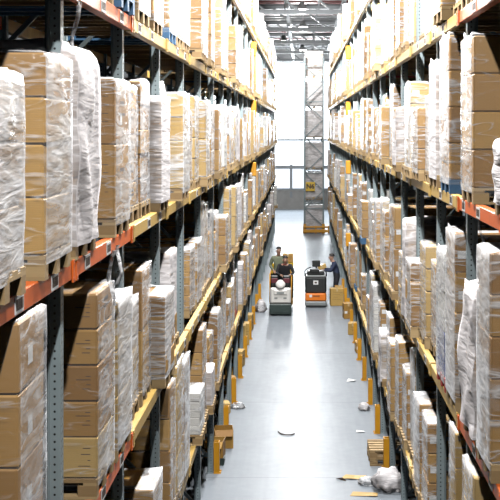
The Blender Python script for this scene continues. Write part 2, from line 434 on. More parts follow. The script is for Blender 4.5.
# post guards: yellow steel columns bolted to the floor in front of the posts
g = MB(); g.box(-.07, -.055, -.085, .085, 0, .56); g.box(-.055, .03, -.085, -.07, 0, .56); g.box(-.055, .03, .07, .085, 0, .56); g.box(-.1, .03, -.11, .11, 0, .012)
for by in (-.06, .06): g.lathe([(.016, .012), (.016, .028)], 6, 0, Matrix.Translation((-.085, by, 0)))
gm = g.mesh('post_guard', [M['guard']])
ORD = ['first', 'second', 'third', 'fourth', 'fifth', 'sixth', 'seventh', 'eighth', 'ninth', 'tenth', 'eleventh', 'twelfth', 'thirteenth', 'fourteenth', 'fifteenth', 'sixteenth', 'seventeenth',
       'eighteenth', 'nineteenth', 'twentieth', 'twenty-first', 'twenty-second', 'twenty-third', 'twenty-fourth', 'twenty-fifth', 'twenty-sixth']
for s in (-1, 1):
    n = 0
    for k in range(NB[s] + 1):
        d = P0[s] + k * BAY[s]
        if d < 19 or d > 47: continue
        px, py = proj(s * 1.5, d, 0)
        if py > 505: continue
        n += 1
        o = link('post_guard', gm, None, (s * (HALF - .045), d, 0.0), 0 if s > 0 else PI)
        tag(o, 'yellow steel post guard on the floor at %s rack, %s from the front' % ('left' if s < 0 else 'right', ORD[n - 1] if n > 1 else 'nearest'), 'post guard', 'yellow guards at the rack posts')

# ------------------------------------------------------------------ pallets, cartons, wrap
PH = .144
def pallet_mb(w=.8, dp=1.2, mat=0):
    b = MB()
    for i in range(5):
        y = -w / 2 + i * (w - .1) / 4; b.box(-dp / 2, dp / 2, y, y + .1, .122, PH, mat)
    for x in (-dp / 2, -.05, dp / 2 - .1): b.box(x, x + .1, -w / 2, w / 2, .100, .122, mat)
    for x in (-dp / 2, -.07, dp / 2 - .14):
        for y in (-w / 2, -.05, w / 2 - .1): b.box(x, x + .14, y, y + .1, .022, .100, mat)
    for y in (-w / 2, -.05, w / 2 - .1): b.box(-dp / 2, dp / 2, y, y + .1, 0, .022, mat)
    return b
PALLET = {k: pallet_mb().mesh('pallet', [M[m]]) for k, m in (('wood', 'wood'), ('blue', 'wood_blue'), ('red', 'wood_red'))}

def carton_mb(style, sx, sy, sz, rnd, mats=(0, 1, 2, 3)):
    """one carton centred on x,y, standing on z=0: board, tape strip, print, label"""
    c, t, k, p = mats; b = MB()
    b.cbox(-sx / 2, sx / 2, -sy / 2, sy / 2, 0, sz, min(.012, sz * .06), c)
    e = .0015
    b.box(-.028, .028, -sy / 2 - e, sy / 2 + e, sz - .002, sz + e, t)                # tape along the top flaps
    for q in (-1, 1): b.box(-.028, .028, q * sy / 2 - e, q * sy / 2 + e, sz - .09, sz + e, t)
    def face_y(x0, x1, z0, z1, m):                                                   # on the near end
        b.box(x0, x1, -sy / 2 - e, -sy / 2 + e, z0, z1, m); b.box(-x1, -x0, sy / 2 - e, sy / 2 + e, z0, z1, m)
    def face_x(y0, y1, z0, z1, m):
        b.box(-sx / 2 - e, -sx / 2 + e, y0, y1, z0, z1, m); b.box(sx / 2 - e, sx / 2 + e, -y1, -y0, z0, z1, m)
    if style in (1, 3):
        for i in range(4):
            wd = rnd.uniform(.06, .30); zz = sz * (.78 - .13 * i) + rnd.uniform(-.01, .01); x0 = -sx / 2 + rnd.uniform(.04, .14)
            while wd > 0:
                q = rnd.uniform(.015, .06); face_y(x0, min(x0 + q, sx / 2 - .02), zz, zz + .006, k); x0 += q + .012; wd -= q + .012
                if x0 > sx / 2 - .06: break
            face_y(sx / 2 - .05 - rnd.uniform(.02, .12), sx / 2 - .05, zz - .02, zz - .015, k)
        face_x(-sy * .25, sy * .2, sz * .45, sz * .45 + .02, k); face_x(-sy * .2, sy * .1, sz * .62, sz * .62 + .03, k)
    if style == 2 or style == 3:
        face_x(-.02, .09, sz * .3, sz * .3 + min(.1, sz * .4), p); face_y(-sx / 2 + .02, -sx / 2 + .11, sz * .35, sz * .35 + min(.08, sz * .35), p)
    return b

def film_mb(w, dp, h, seed, crumple=.006, loose=0.0, top=.3, open_top=True, nu=48, nv=18):
    """a skin of film around a block of goods; loose > 0 makes a slack bag"""
    b = MB(); pts = []
    per = 2 * (w + dp)
    def ring(t):
        u = (t % 1.0) * per
        if u < w: return (-dp / 2, -w / 2 + u)
        u -= w
        if u < dp: return (-dp / 2 + u, w / 2)
        u -= dp
        if u < w: return (dp / 2, w / 2 - u)
        return (dp / 2 - (u - w), -w / 2)
    rows = []
    for j in range(nv + 1):
        f = j / nv; z = f * h; row = []
        for i in range(nu):
            q4, r4 = divmod(i, nu // 4); sd_ = (0, w, w + dp, 2 * w + dp)[q4]; x, y = ring((sd_ + (w, dp, w, dp)[q4] * min(.999, (r4 + .02) / (nu // 4))) / per)
            n1 = mnoise.noise(Vector((x * 3 + seed * 7.1, y * 3, z * 3.2)))
            n2 = mnoise.noise(Vector((x * 9 + seed * 3.3, y * 9 + z * 4, z * 9)))
            off = .008 + crumple * (1 + n1 * 1.1 + n2 * .7) + loose * max(0, n1 + .2) * (1.3 - f * .5)
            L = math.hypot(x / dp, y / w); ox, oy = x / dp / L, y / w / L
            fl = 1 if f < .93 else 1 - loose * (f - .93) * 9
            row.append((x * fl + ox * off, y * fl + oy * off, z + ((loose * .5 * n2 + .05 * max(0, n2 + n1 * .5)) / max(h, .01) * (h if h != 1.0 else 1.0) if j == nv else 0)))
        rows.append(row)
    for f_, dz in ((.93, .012 + loose * .3), (1 - top, .014 + loose * .9)):
        rows.append([(x * f_, y * f_, h + dz + loose * .4 * mnoise.noise(Vector((x * 6, y * 6, seed)))) for x, y, z in rows[nv]])
    vs = [p for r in rows for p in r]; fs = []
    for j in range(len(rows) - 1):
        for i in range(nu): fs.append((j * nu + i, j * nu + (i + 1) % nu, (j + 1) * nu + (i + 1) % nu, (j + 1) * nu + i))
    if loose > .02: fs.append(tuple(range((len(rows) - 1) * nu, len(rows) * nu)))
    b.add(vs, fs); return b

CM = [M['carton'], M['tape'], M['ink'], M['paper']]
CT = [M['carton_tan'], M['tape'], M['ink'], M['paper']]
CW = [M['carton_white'], M['tape'], M['ink'], M['paper']]
CB = [M['carton_blue'], M['tape'], M['paper'], M['paper']]
BOARD = {'brown': CM, 'tan': CT, 'white': CW, 'blue': CB}
FILM = {'clear': 'film_clear', 'light': 'film', 'hazy': 'film_hazy', 'cloudy': 'film_cloudy'}
_cart, _film = {}, {}
def carton_mesh(style, sx, sy, sz, board):
    key = (style, round(sx, 2), round(sy, 2), round(sz, 2), board)
    if key not in _cart: _cart[key] = carton_mb(style, key[1], key[2], key[3], random.Random(str(key))).mesh('carton', BOARD[board])
    return _cart[key]
def film_mesh(w, dp, h, v, kind, loose):
    key = (round(w, 2), round(dp, 2), round(h, 1), v, kind, loose)
    if key not in _film: _film[key] = film_mb(w, dp, 1.0, v, loose=loose).mesh('stretch_wrap', [M[FILM[kind]]], True)
    return _film[key]

def plan(spec):
    """cartons of a load as (x, y, z, sx, sy, sz, style); local -x faces the aisle"""
    r = random.Random(spec['seed']); out = []; z = PH + .001
    w, dp = spec['w'], spec['dp']
    for hgt in spec['layers']:
        nx, ny = spec['nx'], spec['ny']
        cx, cy = dp / nx, w / ny
        j = spec.get('jit', .012)
        last = len(out) > 0 and z > PH + sum(spec['layers'][:-1]) - .01
        for ix in range(nx):
            for iy in range(ny):
                if last and spec.get('gap') and nx * ny > 1 and (ix + iy * 2 + spec['seed']) % 3 == 0: continue
                out.append((-dp / 2 + cx * (ix + .5) + r.uniform(-j, j) * .6, -w / 2 + cy * (iy + .5) + r.uniform(-j, j) * .3, z, cx - .006, cy - .006, hgt - .003, spec['style']))
        z += hgt
    return out, z
def load_parts(spec, root):
    link('pallet', PALLET[spec['pallet']], root)
    boxes, top = plan(spec)
    for i, (x, y, z, sx, sy, sz, st) in enumerate(boxes):
        bd = spec.get('low_board') if i == 0 and spec.get('low_board') else spec['board']
        c = link('carton', carton_mesh(st, sx, sy, sz, bd), root, (x, y, z))
    if spec['film']:
        fm = film_mesh(spec['w'], spec['dp'], top - PH + .05, spec['seed'] % 5, spec['film'], spec['loose'])
        link('stretch_wrap', fm, root, (0, 0, PH - .05), scale=(1, 1, top - PH + .05))
def load_merged(spec, lod=False):
    """the whole load in one MB; slots: wood, board, tape, ink, paper, film"""
    b = MB()
    if lod:
        for yy in (-.4, -.05, .3): b.box(-.6, .6, yy, yy + .1, 0, .1)
        b.box(-.6, .6, -.4, .4, .1, PH)
    else: b.merge(pallet_mb(), Matrix())
    boxes, top = plan(spec)
    for (x, y, z, sx, sy, sz, st) in boxes:
        if lod: b.box(x - sx / 2, x + sx / 2, y - sy / 2, y + sy / 2, z, z + sz, 1)
        else: b.merge(carton_mb(st, sx, sy, sz, random.Random(st), (1, 2, 3, 4)), Matrix.Translation((x, y, z)))
    if spec['film']:
        f = film_mb(spec['w'], spec['dp'], top - PH + .05, spec['seed'] % 7, loose=spec['loose'], nu=20 if lod else 32, nv=5 if lod else 10)
        f.m = [5] * len(f.m); b.merge(f, Matrix.Translation((0, 0, PH - .05)))
    return b

def rand_spec(r, hmax, lvl):
    kind = r.random()
    n = r.choice((2, 3, 3, 4, 4, 5))
    H = min(hmax, r.choice((r.uniform(.95, 1.35), r.uniform(1.2, 1.55), r.uniform(.6, 1.2) if lvl < 3 else r.uniform(.85, 1.4)))) - PH
    sp = dict(w=r.uniform(.70, .83), dp=r.uniform(1.1, 1.22), layers=[H / n] * n, nx=r.choice((1, 2, 2)), ny=r.choice((1, 1, 2)), style=r.choice((0, 0, 1, 2, 3)),
              board=r.choice(('brown',) * 8 + ('tan',) * 3 + ('white',) * 2), pallet=r.choice(('wood',) * 60 + ('blue', 'blue', 'red')), film='light', loose=0.0, seed=r.randrange(10 ** 6), over=r.uniform(-.05, .17), jit=r.choice((.006, .012, .025)), gap=r.random() < .35)
    if kind < .18: sp['film'] = 'clear'
    elif kind < .50: sp['film'] = 'light'
    elif kind < .86: sp['film'] = 'hazy'
    else: sp['film'] = 'cloudy'; sp['loose'] = r.choice((.0, .02, .03)); sp['w'] -= sp['loose'] * 2
    return sp
def S(d, layers, film='light', **k):
    sp = dict(w=.8, dp=1.2, layers=layers, nx=1, ny=1, style=0, board='brown', pallet='wood', film=film, loose=0.0, seed=int(d * 1000) % 9973, over=.10, jit=.008, d=d)
    sp.update(k); return sp
# loads one can tell apart in the photograph: (side, level, bay) -> list with the distance of the near face
HAND = {
    (-1, 0, 10): [], (1, 0, 7): [],
    (-1, 3, 1): [S(5.76, [.33, .33, .36], 'hazy', loose=.02, label='hazy wrapped round-cornered load at left edge, on left rack middle shelf', dp=1.15),
                 S(7.07, [.33, .31, .27, .26], 'light', style=0, label='tall brown carton stack in shiny film right before nearest left post, middle shelf', over=.12, nx=1)],
    (-1, 3, 2): [S(8.14, [.4, .4, .45], 'cloudy', loose=.05, label='pinkish white plastic-covered load just behind nearest left post, middle shelf', w=.82),
                 S(9.86, [.60, .53], 'clear', style=3, label='printed brown cartons in loose film on left middle shelf before second post', over=.10)],
    (-1, 2, 1): [S(6.5, [.38, .39, .39, .38], 'clear', style=2, w=.68, label='film wrapped cartons low at left edge, under the orange middle beam', over=.10)],
    (-1, 2, 2): [S(9.03, [.30, .265, .265, .265, .265], 'clear', style=1, low_board='tan', label='stack of printed brown cartons behind nearest left post, second shelf', over=.10, w=.74),
                 S(9.98, [.38, .38, .40], 'hazy', board='tan', label='pale wrapped load with bright top beside printed carton stack, left second shelf')],
    (1, 3, 2): [S(8.75, [.22, .22], 'cloudy', loose=.03, label='low white wrapped pallet load cut by right edge, on right middle shelf', w=.78),
                S(10.76, [.335, .335, .335, .33], 'clear', style=0, label='big stack of plain brown cartons on right middle shelf before second post', over=.10, nx=1)],
    (1, 3, 3): [S(12.5, [.37, .37, .37, .36], 'hazy', style=1, pallet='blue', label='tall film wrapped brown cartons on blue pallet, right middle shelf', over=.10),
                S(13.72, [.4, .42, .45], 'cloudy', label='tall cloudy white load beside blue pallet stack, right middle shelf', w=.72)],
    (1, 2, 2): [S(9.64, [.33, .33, .33, .33, .33], 'hazy', style=0, label='tall wrapped carton tower at right edge under the orange middle beam', w=.74, over=.12),
                S(10.62, [.3, .3, .3, .3], 'cloudy', loose=.06, label='slumped white plastic bag load beside the right edge carton tower', w=.78)],
    (1, 2, 3): [S(12.02, [.42, .40, .40, .38], 'hazy', style=2, label='tall tightly wrapped load right behind nearest right post, second shelf', w=.76),
                S(12.9, [.46, .44, .42], 'light', board='white', low_board='blue', pallet='red', label='white wrapped load with blue goods showing beneath, right second shelf', w=.78)],
    (1, 1, 2): [S(10.72, [.40, .40, .38, .36], 'light', style=0, board='tan', label='tan cartons with bright top under lowest orange beam, right edge', w=.76)],
    (1, 1, 3): [S(12.03, [.42, .42, .42, .34], 'clear', style=0, board='tan', label='narrow tall tan carton stack behind the bright-topped tan cartons, right first shelf', w=.46)],
    (-1, 1, 3): [S(11.2, [.3, .3], 'hazy', board='tan', label='low pale wrapped load on left first shelf before the tall narrow stack', w=.7), S(12.35, [.4, .36], 'hazy', label='hazy wrapped load on left first shelf directly before the tall narrow stack', w=.78)],
    (-1, 1, 4): [S(13.98, [.36, .36, .36, .36], 'clear', style=2, label='tall narrow brown carton stack with bright top, left first shelf', w=.56), S(14.72, [.44, .44, .42, .22], 'clear', style=0, board='tan', label='taller tan stack right behind the narrow brown stack, left first shelf', w=.8),
                 S(15.6, [.5, .5, .4], 'hazy', label='hazy wrapped load behind the taller tan stack, left first shelf', w=.76)],
    (-1, 4, 3): [S(11.25, [.42, .42, .42], 'light', style=0, label='brown cartons marked with a red cross on top left shelf, nearer one', w=.84, cross=1),
                 S(12.4, [.38, .40, .4], 'hazy', style=2, label='hazy wrapped load between the two red-crossed stacks, upper left shelf', w=.84)],
    (-1, 4, 4): [S(13.88, [.42, .40, .42], 'light', style=0, pallet='blue', label='cartons with red cross standing on blue pallet, upper left shelf', w=.78, cross=1),
                 S(14.75, [.5, .5, .35], 'clear', style=0, label='plain brown cartons just behind the blue pallet, upper left shelf', w=.8), S(15.62, [.45, .45, .45], 'hazy', label='hazy wrapped load second behind the blue pallet, upper left shelf', w=.78)],
}
SHELF = ['floor level', 'first shelf', 'second shelf', 'middle shelf', 'fourth shelf', 'top shelf']
TONE = {'clear': 'thinly wrapped', 'light': 'shiny wrapped', 'hazy': 'hazy wrapped', 'cloudy': 'cloudy white'}
NUMW = ['no', 'one', 'two', 'three', 'four', 'five', 'six']
slots = []
for s in (-1, 1):
    for lvl in range(6):
        base = 0.0 if lvl == 0 else LEV[s][lvl - 1] + .0605
        top = (LEV[s][lvl] - .06) if lvl < 5 else base + 1.55
        for k in range(NB[s]):
            d0 = P0[s] + k * BAY[s] + .075; wslot = (BAY[s] - .15) / 3
            key = (s, lvl, k)
            if key in HAND:
                for i, sp in enumerate(HAND[key]):
                    sp['bay'] = k; slots.append((s, lvl, base, sp['d'], sp, 1))
                continue
            for i in range(3):
                r = random.Random((s + 2) * 100003 + lvl * 7919 + k * 131 + i)
                if r.random() < (.30, .16, .13, .11, .05, .12)[lvl]: continue
                sp = rand_spec(r, top - base - .08, lvl); sp['bay'] = k; sp['slot'] = i
                if lvl == 0: sp['over'] = r.uniform(-.42, -.30)
                sp['w'] = min(sp['w'], wslot - .07 - sp['loose'] * 2)
                slots.append((s, lvl, base, d0 + wslot * i + (wslot - sp['w']) / 2 + r.uniform(-.015, .015), sp, 0))
def height(sp): return PH + sum(sp['layers'])
scored = []
for (s, lvl, base, d, sp, hand) in slots:
    xi = s * (HALF - sp['over']); xo = s * (HALF + 1.1); h = height(sp)
    x1, y1 = proj(xi, max(d, .5), base); x2, y2 = proj(xi, max(d, .5) + sp['w'], base + h); x3, y3 = proj(xi + s * .25, max(d, .5), base + h)
    xs = (x1, x2, x3); ys = (y1, y2, y3)
    bx = max(0, min(500, max(xs)) - max(0, min(xs))); by = max(0, min(500, max(ys)) - max(0, min(ys)))
    scored.append((bx * by + (1e6 if hand else 0), s, lvl, base, d, sp, hand))
scored.sort(key=lambda t: -t[0])
NIND, NPARTS = 285, 170
stuff = {b_: MB() for b_ in ('brown',)}
FAR = {-1: MB(), 1: MB()}
MATIX = {'wood': 0, 'brown': 1, 'tan': 2, 'white': 3, 'tape': 4, 'ink': 5, 'paper': 6, 'clear': 7, 'light': 8, 'hazy': 9, 'cloudy': 10, 'blue': 11}
FARM = [M['wood'], M['carton'], M['carton_tan'], M['carton_white'], M['tape'], M['ink'], M['paper'], M['film_clear'], M['film'], M['film_hazy'], M['film_cloudy'], M['carton_blue']]
bayfirst = {-1: 1, 1: 2}
used_labels = set()
for n, (score, s, lvl, base, d, sp, hand) in enumerate(scored):
    rz = (0 if s > 0 else PI) + (random.Random(sp['seed']).uniform(-.012, .012))
    xc = s * (HALF - sp['over'] + sp['dp'] / 2); yc = d + sp['w'] / 2
    if n < NIND and score > 30:
        side = 'left' if s < 0 else 'right'
        nc = len(sp['layers'])
        if hand and 'label' in sp: labl = sp['label']
        else:
            place = ('nearest', 'middle', 'farthest')[sp['slot']]
            bayn = sp['bay'] - bayfirst[s]
            goods = {'brown': 'brown cartons', 'tan': 'tan cartons', 'white': 'pale cartons', 'blue': 'blue goods'}[sp['board']]
            labl = '%s stack of %s, %s rack %s, %s bay in view, %s place' % (TONE[sp['film']], goods, side, SHELF[lvl], ORD[max(0, bayn)], place)
        if labl in used_labels: print('DUP LABEL', labl)
        used_labels.add(labl)
        nm = 'wrapped_pallet_load' if sp['film'] != 'cloudy' else 'covered_pallet_load'
        grp = 'pallet loads on the %s rack, %s' % (side, SHELF[lvl])
        if n < NPARTS or hand:
            root = empty(nm, (xc, yc, base), rz, label=labl, cat='pallet load', group=grp)
            load_parts(sp, root)
            if sp.get('cross'):
                bx, tp = plan(sp)
                b = MB()
                for q in (0, 1):
                    cz = bx[-1][2] + bx[-1][5] * .45
                    if q == 0: b.bar((-.05, 0, -.06), (.05, 0, .06), .014, .004)
                    else: b.bar((-.05, 0, .06), (.05, 0, -.06), .014, .004)
                build('red_cross_mark', b, M['red_ink'], root, loc=(-sp['dp'] / 2 + .12, -s * (-sp['w'] / 2 - .03) if s < 0 else -sp['w'] / 2 - .03, cz))
        else:
            mb = load_merged(sp)
            mats = [M['wood'] if sp['pallet'] == 'wood' else M['wood_' + sp['pallet']]] + BOARD[sp['board']] + [M[FILM[sp['film']]]]
            o = build(nm, mb, mats, None, loc=(xc, yc, base), rz=rz)
            tag(o, labl, 'pallet load', grp)
    else:
        mb = load_merged(sp, True)
        mp = [0, MATIX[sp['board']], 4, 5, 6, MATIX[sp['film']]]
        mb.m = [mp[i] for i in mb.m]
        FAR[s].merge(mb, Matrix.Translation((xc, yc, base)) @ Matrix.Rotation(rz, 4, 'Z'))
for s in (-1, 1): tag(build('distant_pallet_loads', FAR[s], FARM), 'mass of wrapped pallet loads filling the %s rack far down the aisle' % ('left' if s < 0 else 'right'), 'pallet loads', kind='stuff')

# ------------------------------------------------------------------ rack end with the N6 sign
TY = 72.6
b = MB(); XL, XR = .16, 1.26
root = empty('pallet_rack', (XL, TY, 0), label='free-standing rack end of grey posts with diagonal bracing, beyond the aisle', cat='pallet rack')
for dy in (0, 2.8, 5.6):
    for x in (0, XR - XL):
        p = MB(); p.box(x - .05, x + .05, dy - .05, dy + .05, 0, 10.4); build('upright_post', p, M['steel'], root)
    p = MB(); z = .4; k = 0
    while z < 9.6:
        p.bar((.0 if k % 2 else XR - XL, dy - .03, z), (XR - XL if k % 2 else .0, dy - .03, z + 1.05), .05); z += 1.05; k += 1
        if k % 2: p.bar((0, dy - .03, z), (XR - XL, dy - .03, z), .05)
    build('frame_bracing', p, M['steel'], root)
for z in (1.9, 3.7, 5.5, 7.3, 9.1):
    for dy in (1.4, 4.2):
        for x in (-.02, XR - XL + .02):
            p = MB(); p.box(x - .03, x + .03, dy - 1.34, dy + 1.34, z - .06, z + .06); build('shelf_beam', p, M['steel'], root)
for i, z in enumerate((0, 1.96, 3.76, 5.56, 7.36, 9.16)):
    for j in (0,):
        r = random.Random(900 + i * 10 + j); sp = rand_spec(r, 1.5, 3); sp['w'] = min(sp['w'], .8); sp['dp'] = 1.06; sp['layers'] = [r.uniform(.36, .39)] * 4; sp['film'] = 'cloudy'; sp['loose'] = 0; sp['board'] = r.choice(('brown', 'white', 'white'))
        o = build('wrapped_pallet_load', load_merged(sp, False), [M['wood']] + BOARD[sp['board']] + [M[FILM[sp['film']]]], None, loc=(XL + (XR - XL) / 2, TY + .55 + j * .9, z + .001), rz=0)
        if j == 0: tag(o, 'wrapped load in the free-standing rack end, %s' % ['standing on the floor', 'on its lowest shelf beside the sign', 'on its second shelf', 'on its third shelf', 'on its fourth shelf', 'on its topmost shelf'][i], 'pallet load', 'loads in the rack end beyond the aisle')
        else: tag(o, 'wrapped load hidden behind the first in free-standing rack end', 'pallet load', 'loads behind the rack end')
for x in (XL, XR):
    o = link('post_guard', gm, None, (x, TY - .16, 0), PI / 2)
    tag(o, 'yellow post guard at %s foot of the free-standing rack end' % ('left' if x == XL else 'right'), 'post guard', 'yellow guards at the rack posts')
b = MB(); b.cbox(XL - .1, XR + .35, TY - .42, TY - .34, .06, .24, .015); b.cbox(XL - .1, XR + .35, TY - .42, TY - .34, .34, .44, .015)
for x in (XL - .06, (XL + XR) / 2 + .1, XR + .30): b.box(x - .04, x + .04, TY - .34, TY - .27, 0, .46)
tag(build('rack_end_barrier', b, M['guard']), 'low yellow barrier on the floor before the free-standing rack end', 'barrier')
b = MB(); b.cbox(XL + .06, XL + .60, TY - .17, TY - .12, 2.48, 3.02, .008, 0)
sg = build('aisle_sign', b, M['crate']); tag(sg, 'square yellow aisle sign reading N6 on the free-standing rack end', 'sign')
ft = bpy.data.curves.new('sign_letters', 'FONT'); ft.body = 'N6'; ft.size = .37; ft.align_x = 'CENTER'; ft.align_y = 'CENTER'; ft.extrude = .004; ft.offset = .016; ft.materials.append(M['ink'])
_t = bpy.data.objects.new('tmp', ft); COL.objects.link(_t); _dg = bpy.context.evaluated_depsgraph_get(); _dg.update()
_me = bpy.data.meshes.new_from_object(_t.evaluated_get(_dg)); bpy.data.objects.remove(_t); bpy.data.curves.remove(ft)
to = bpy.data.objects.new('sign_letters', _me); COL.objects.link(to); to.parent = sg; to.location = (XL + .33, TY - .175, 2.75); to.rotation_euler = (PI / 2, 0, 0)

# ------------------------------------------------------------------ people
def person(name, J, mats, loc, rz, label, hair=None, collar=None, bulk=1.0):
    """J: joints in metres, figure faces local -y. Body = one skinned surface, coloured by region."""
    names = ['pelvis', 'waist', 'chest', 'neck', 'skull', 'crown']
    V, E, Rr, reg = [], [], [], []
    def v(p, r, g): V.append(Vector(p)); Rr.append(r); reg.append(g); return len(V) - 1
    def e(a, b_): E.append((a, b_))
    pel = v(J['pelvis'], (.155, .115), 'leg'); wa = v(J['waist'], (.145, .105), 'top'); ch = v(J['chest'], (.165, .115), 'top'); nk0 = v(J['neck0'], (.075, .07), 'top'); nk = v(J['neck'], (.055, .055), 'skin')
    hd = v(J['head'], (.078, .092), 'skin'); hu = v(J['head2'], (.08, .098), 'skin'); ht = v(J['top'], (.05, .06), 'skin')
    for a, c in ((pel, wa), (wa, ch), (ch, nk0), (nk0, nk), (nk, hd), (hd, hu), (hu, ht)): e(a, c)
    fingers = []
    for q in ('l', 'r'):
        sh = v(J['sh_' + q], (.07, .07), 'top'); el = v(J['el_' + q], (.05, .05), 'top'); wr = v(J['wr_' + q], (.033, .03), 'top')
        a, c = Vector(J['el_' + q]), Vector(J['wr_' + q]); dr = (c - a).normalized()
        pa = v(c + dr * .06, (.040, .022), 'hand'); tip = v(c + dr * .10, (.040, .018), 'hand')
        e(ch, sh); e(sh, el); e(el, wr); e(wr, pa); e(pa, tip); fingers.append((c + dr * .07, dr, -1 if q == 'l' else 1))
        hp = v(J['hip_' + q], (.095, .1), 'leg'); kn = v(J['kn_' + q], (.062, .065), 'leg'); an = v(J['an_' + q], (.045, .05), 'leg')
        fd = Vector(J.get('toe', (0, -1, 0))); he = v(Vector(J['an_' + q]) + Vector((0, 0, -.055)) + fd * .03, (.042, .04), 'shoe'); to_ = v(Vector(J['an_' + q]) + Vector((0, 0, -.06)) + fd * .17, (.04, .03), 'shoe')
        e(pel, hp); e(hp, kn); e(kn, an); e(an, he); e(he, to_)
    me = bpy.data.meshes.new('tmp'); me.from_pydata(V, E, []); ob = bpy.data.objects.new('tmp', me); COL.objects.link(ob)
    ob.modifiers.new('skin', 'SKIN'); ob.modifiers.new('sub', 'SUBSURF').levels = 2
    for i, sv in enumerate(me.skin_vertices[0].data):
        q_ = bulk if reg[i] in ('top', 'leg') else 1.0; sv.radius = (Rr[i][0] * q_, Rr[i][1] * q_); sv.use_root = (i == 0)
    dg = bpy.context.evaluated_depsgraph_get(); dg.update()
    m2 = bpy.data.meshes.new_from_object(ob.evaluated_get(dg)); bpy.data.objects.remove(ob)
    b = MB(); b.v = [tuple(x.co) for x in m2.vertices]
    order = {'skin': 0, 'top': 1, 'leg': 2, 'shoe': 3, 'hand': 0}
    segs = [(V[a], V[c], reg[c] if reg[c] != 'top' or reg[a] == 'top' else reg[c]) for a, c in E]
    for p in m2.polygons:
        c = Vector(p.center); best = None
        for (a, d_, g_) in segs:
            ab = d_ - a; t = max(0, min(1, (c - a).dot(ab) / ab.length_squared)); dist = (c - a - ab * t).length
            if best is None or dist < best[0]: best = (dist, g_)
        b.f.append(tuple(p.vertices)); b.m.append(order[best[1]])
    # fingers and thumbs, rooted in the palms
    for (o_, dr, q) in fingers:
        up = Vector((0, 0, 1)); sd = dr.cross(up); sd = sd.normalized() if sd.length > .1 else Vector((1, 0, 0)); nrm = sd.cross(dr)
        for i, L in enumerate((.062, .075, .08, .07)):
            st = o_ + sd * ((i - 1.5) * .021); p1 = st + dr * (.03 + L * .45); p2 = p1 + (dr * .75 - nrm * .6).normalized() * L * .35; p3 = p2 + (dr * .3 - nrm).normalized() * L * .25
            b.tube([st, p1, p2, p3], [.010, .0095, .0085, .006], 7, 0)
        st = o_ - dr * .02 + sd * (.03 * q); p1 = st + (dr * .5 + sd * q * .8).normalized() * .045; b.tube([st, p1, p1 + dr * .03], [.012, .011, .008], 7, 0)
    # face
    H = Vector(J['head2']); fw = Vector(J.get('face', (0, -1, 0))).normalized(); sd = fw.cross(Vector((0, 0, 1))).normalized(); hm = (Vector(J['head']) + H) / 2
    for q in (-1, 1):
        b.ball(hm + fw * .088 + sd * (.03 * q) + Vector((0, 0, .025)), .012, .012, .009, 4, 8, 6)
        b.ball(hm + sd * (.088 * q), .016, .022, .03, 0, 8, 6)
    b.tube([hm + fw * .085 + Vector((0, 0, .025)), hm + fw * .112 + Vector((0, 0, -.012)), hm + fw * .09 + Vector((0, 0, -.02))], [.008, .014, .01], 7, 0)
    b.tube([hm + fw * .088 - sd * .025 + Vector((0, 0, -.05)), hm + fw * .096 + Vector((0, 0, -.05)), hm + fw * .088 + sd * .025 + Vector((0, 0, -.05))], .006, 6, 5)
    o = build(name, b, [M['skin'], mats[0], mats[1], M['shoes'], M['ink'], M['red_collar']], None, True, loc=loc, rz=rz)
    tag(o, label, 'person')
    h = MB(); bm = bmesh.new(); bmesh.ops.create_uvsphere(bm, u_segments=18, v_segments=12, radius=1)
    for v_ in bm.verts: v_.co = Vector((v_.co.x * .094, v_.co.y * .108, v_.co.z * .10))
    bmesh.ops.delete(bm, geom=[v_ for v_ in bm.verts if v_.co.z < -.02 or (v_.co.dot(fw) > .055 and v_.co.z < .025)], context='VERTS')
    h.bm(bm, 0, Matrix.Translation(H - fw * .012 + Vector((0, 0, .022))))
    build(hair or 'hair', h, M['hair'], o, True)
    if collar:
        c = MB(); n0 = Vector(J['neck0']); c.tube([n0 + Vector((.078 * math.cos(t), .078 * math.sin(t), .012)) for t in [2 * PI * i / 14 for i in range(15)]], .016, 6)
        build('collar', c, M['red_collar'], o, True)
    return o
def standing(**k):
    J = dict(pelvis=(0, 0, .95), waist=(0, 0, 1.12), chest=(0, .0, 1.32), neck0=(0, .0, 1.45), neck=(0, -.01, 1.51), head=(0, -.025, 1.585), head2=(0, -.02, 1.665), top=(0, -.01, 1.725),
             sh_l=(-.2, 0, 1.40), el_l=(-.27, .02, 1.12), wr_l=(-.25, -.14, .92), sh_r=(.2, 0, 1.40), el_r=(.27, .02, 1.12), wr_r=(.25, -.14, .92),
             hip_l=(-.1, 0, .90), kn_l=(-.11, -.02, .49), an_l=(-.12, .02, .09), hip_r=(.1, 0, .90), kn_r=(.11, -.02, .49), an_r=(.12, .02, .09))
    J.update(k); return J

# ------------------------------------------------------------------ cream order picker with two people
TX, TYR = -.71, 40.5
tr = empty('order_picker_truck', (TX, TYR, 0), label='cream and black order picking truck carrying two people, left side of the aisle', cat='truck')
def tp(name, mb, m, smooth=False, par=None): return build(name, mb, m, par or tr, smooth)
b = MB(); b.cbox(-.36, .36, 0, .55, .05, .40, .03); b.box(-.30, .30, -.012, .02, .14, .17); tp('bumper', b, M['bumper'])
b = MB(); b.cbox(-.345, .345, .03, .62, .40, .93, .05); b.cbox(-.22, .22, .0, .1, .70, .86, .02); b.box(-.25, .25, .015, .04, .46, .50); hood = tp('hood', b, M['truck_white'])
b = MB(); b.box(-.12, .12, -.008, .002, .74, .80); b.box(-.2, -.1, .022, .031, .57, .62); b.box(.1, .2, .022, .031, .57, .62); tp('vent_panel', b, M['truck_grey'], par=hood)
b = MB(); b.cbox(-.32, .32, .15, .62, .90, 1.12, .03); con = tp('console', b, M['black'])
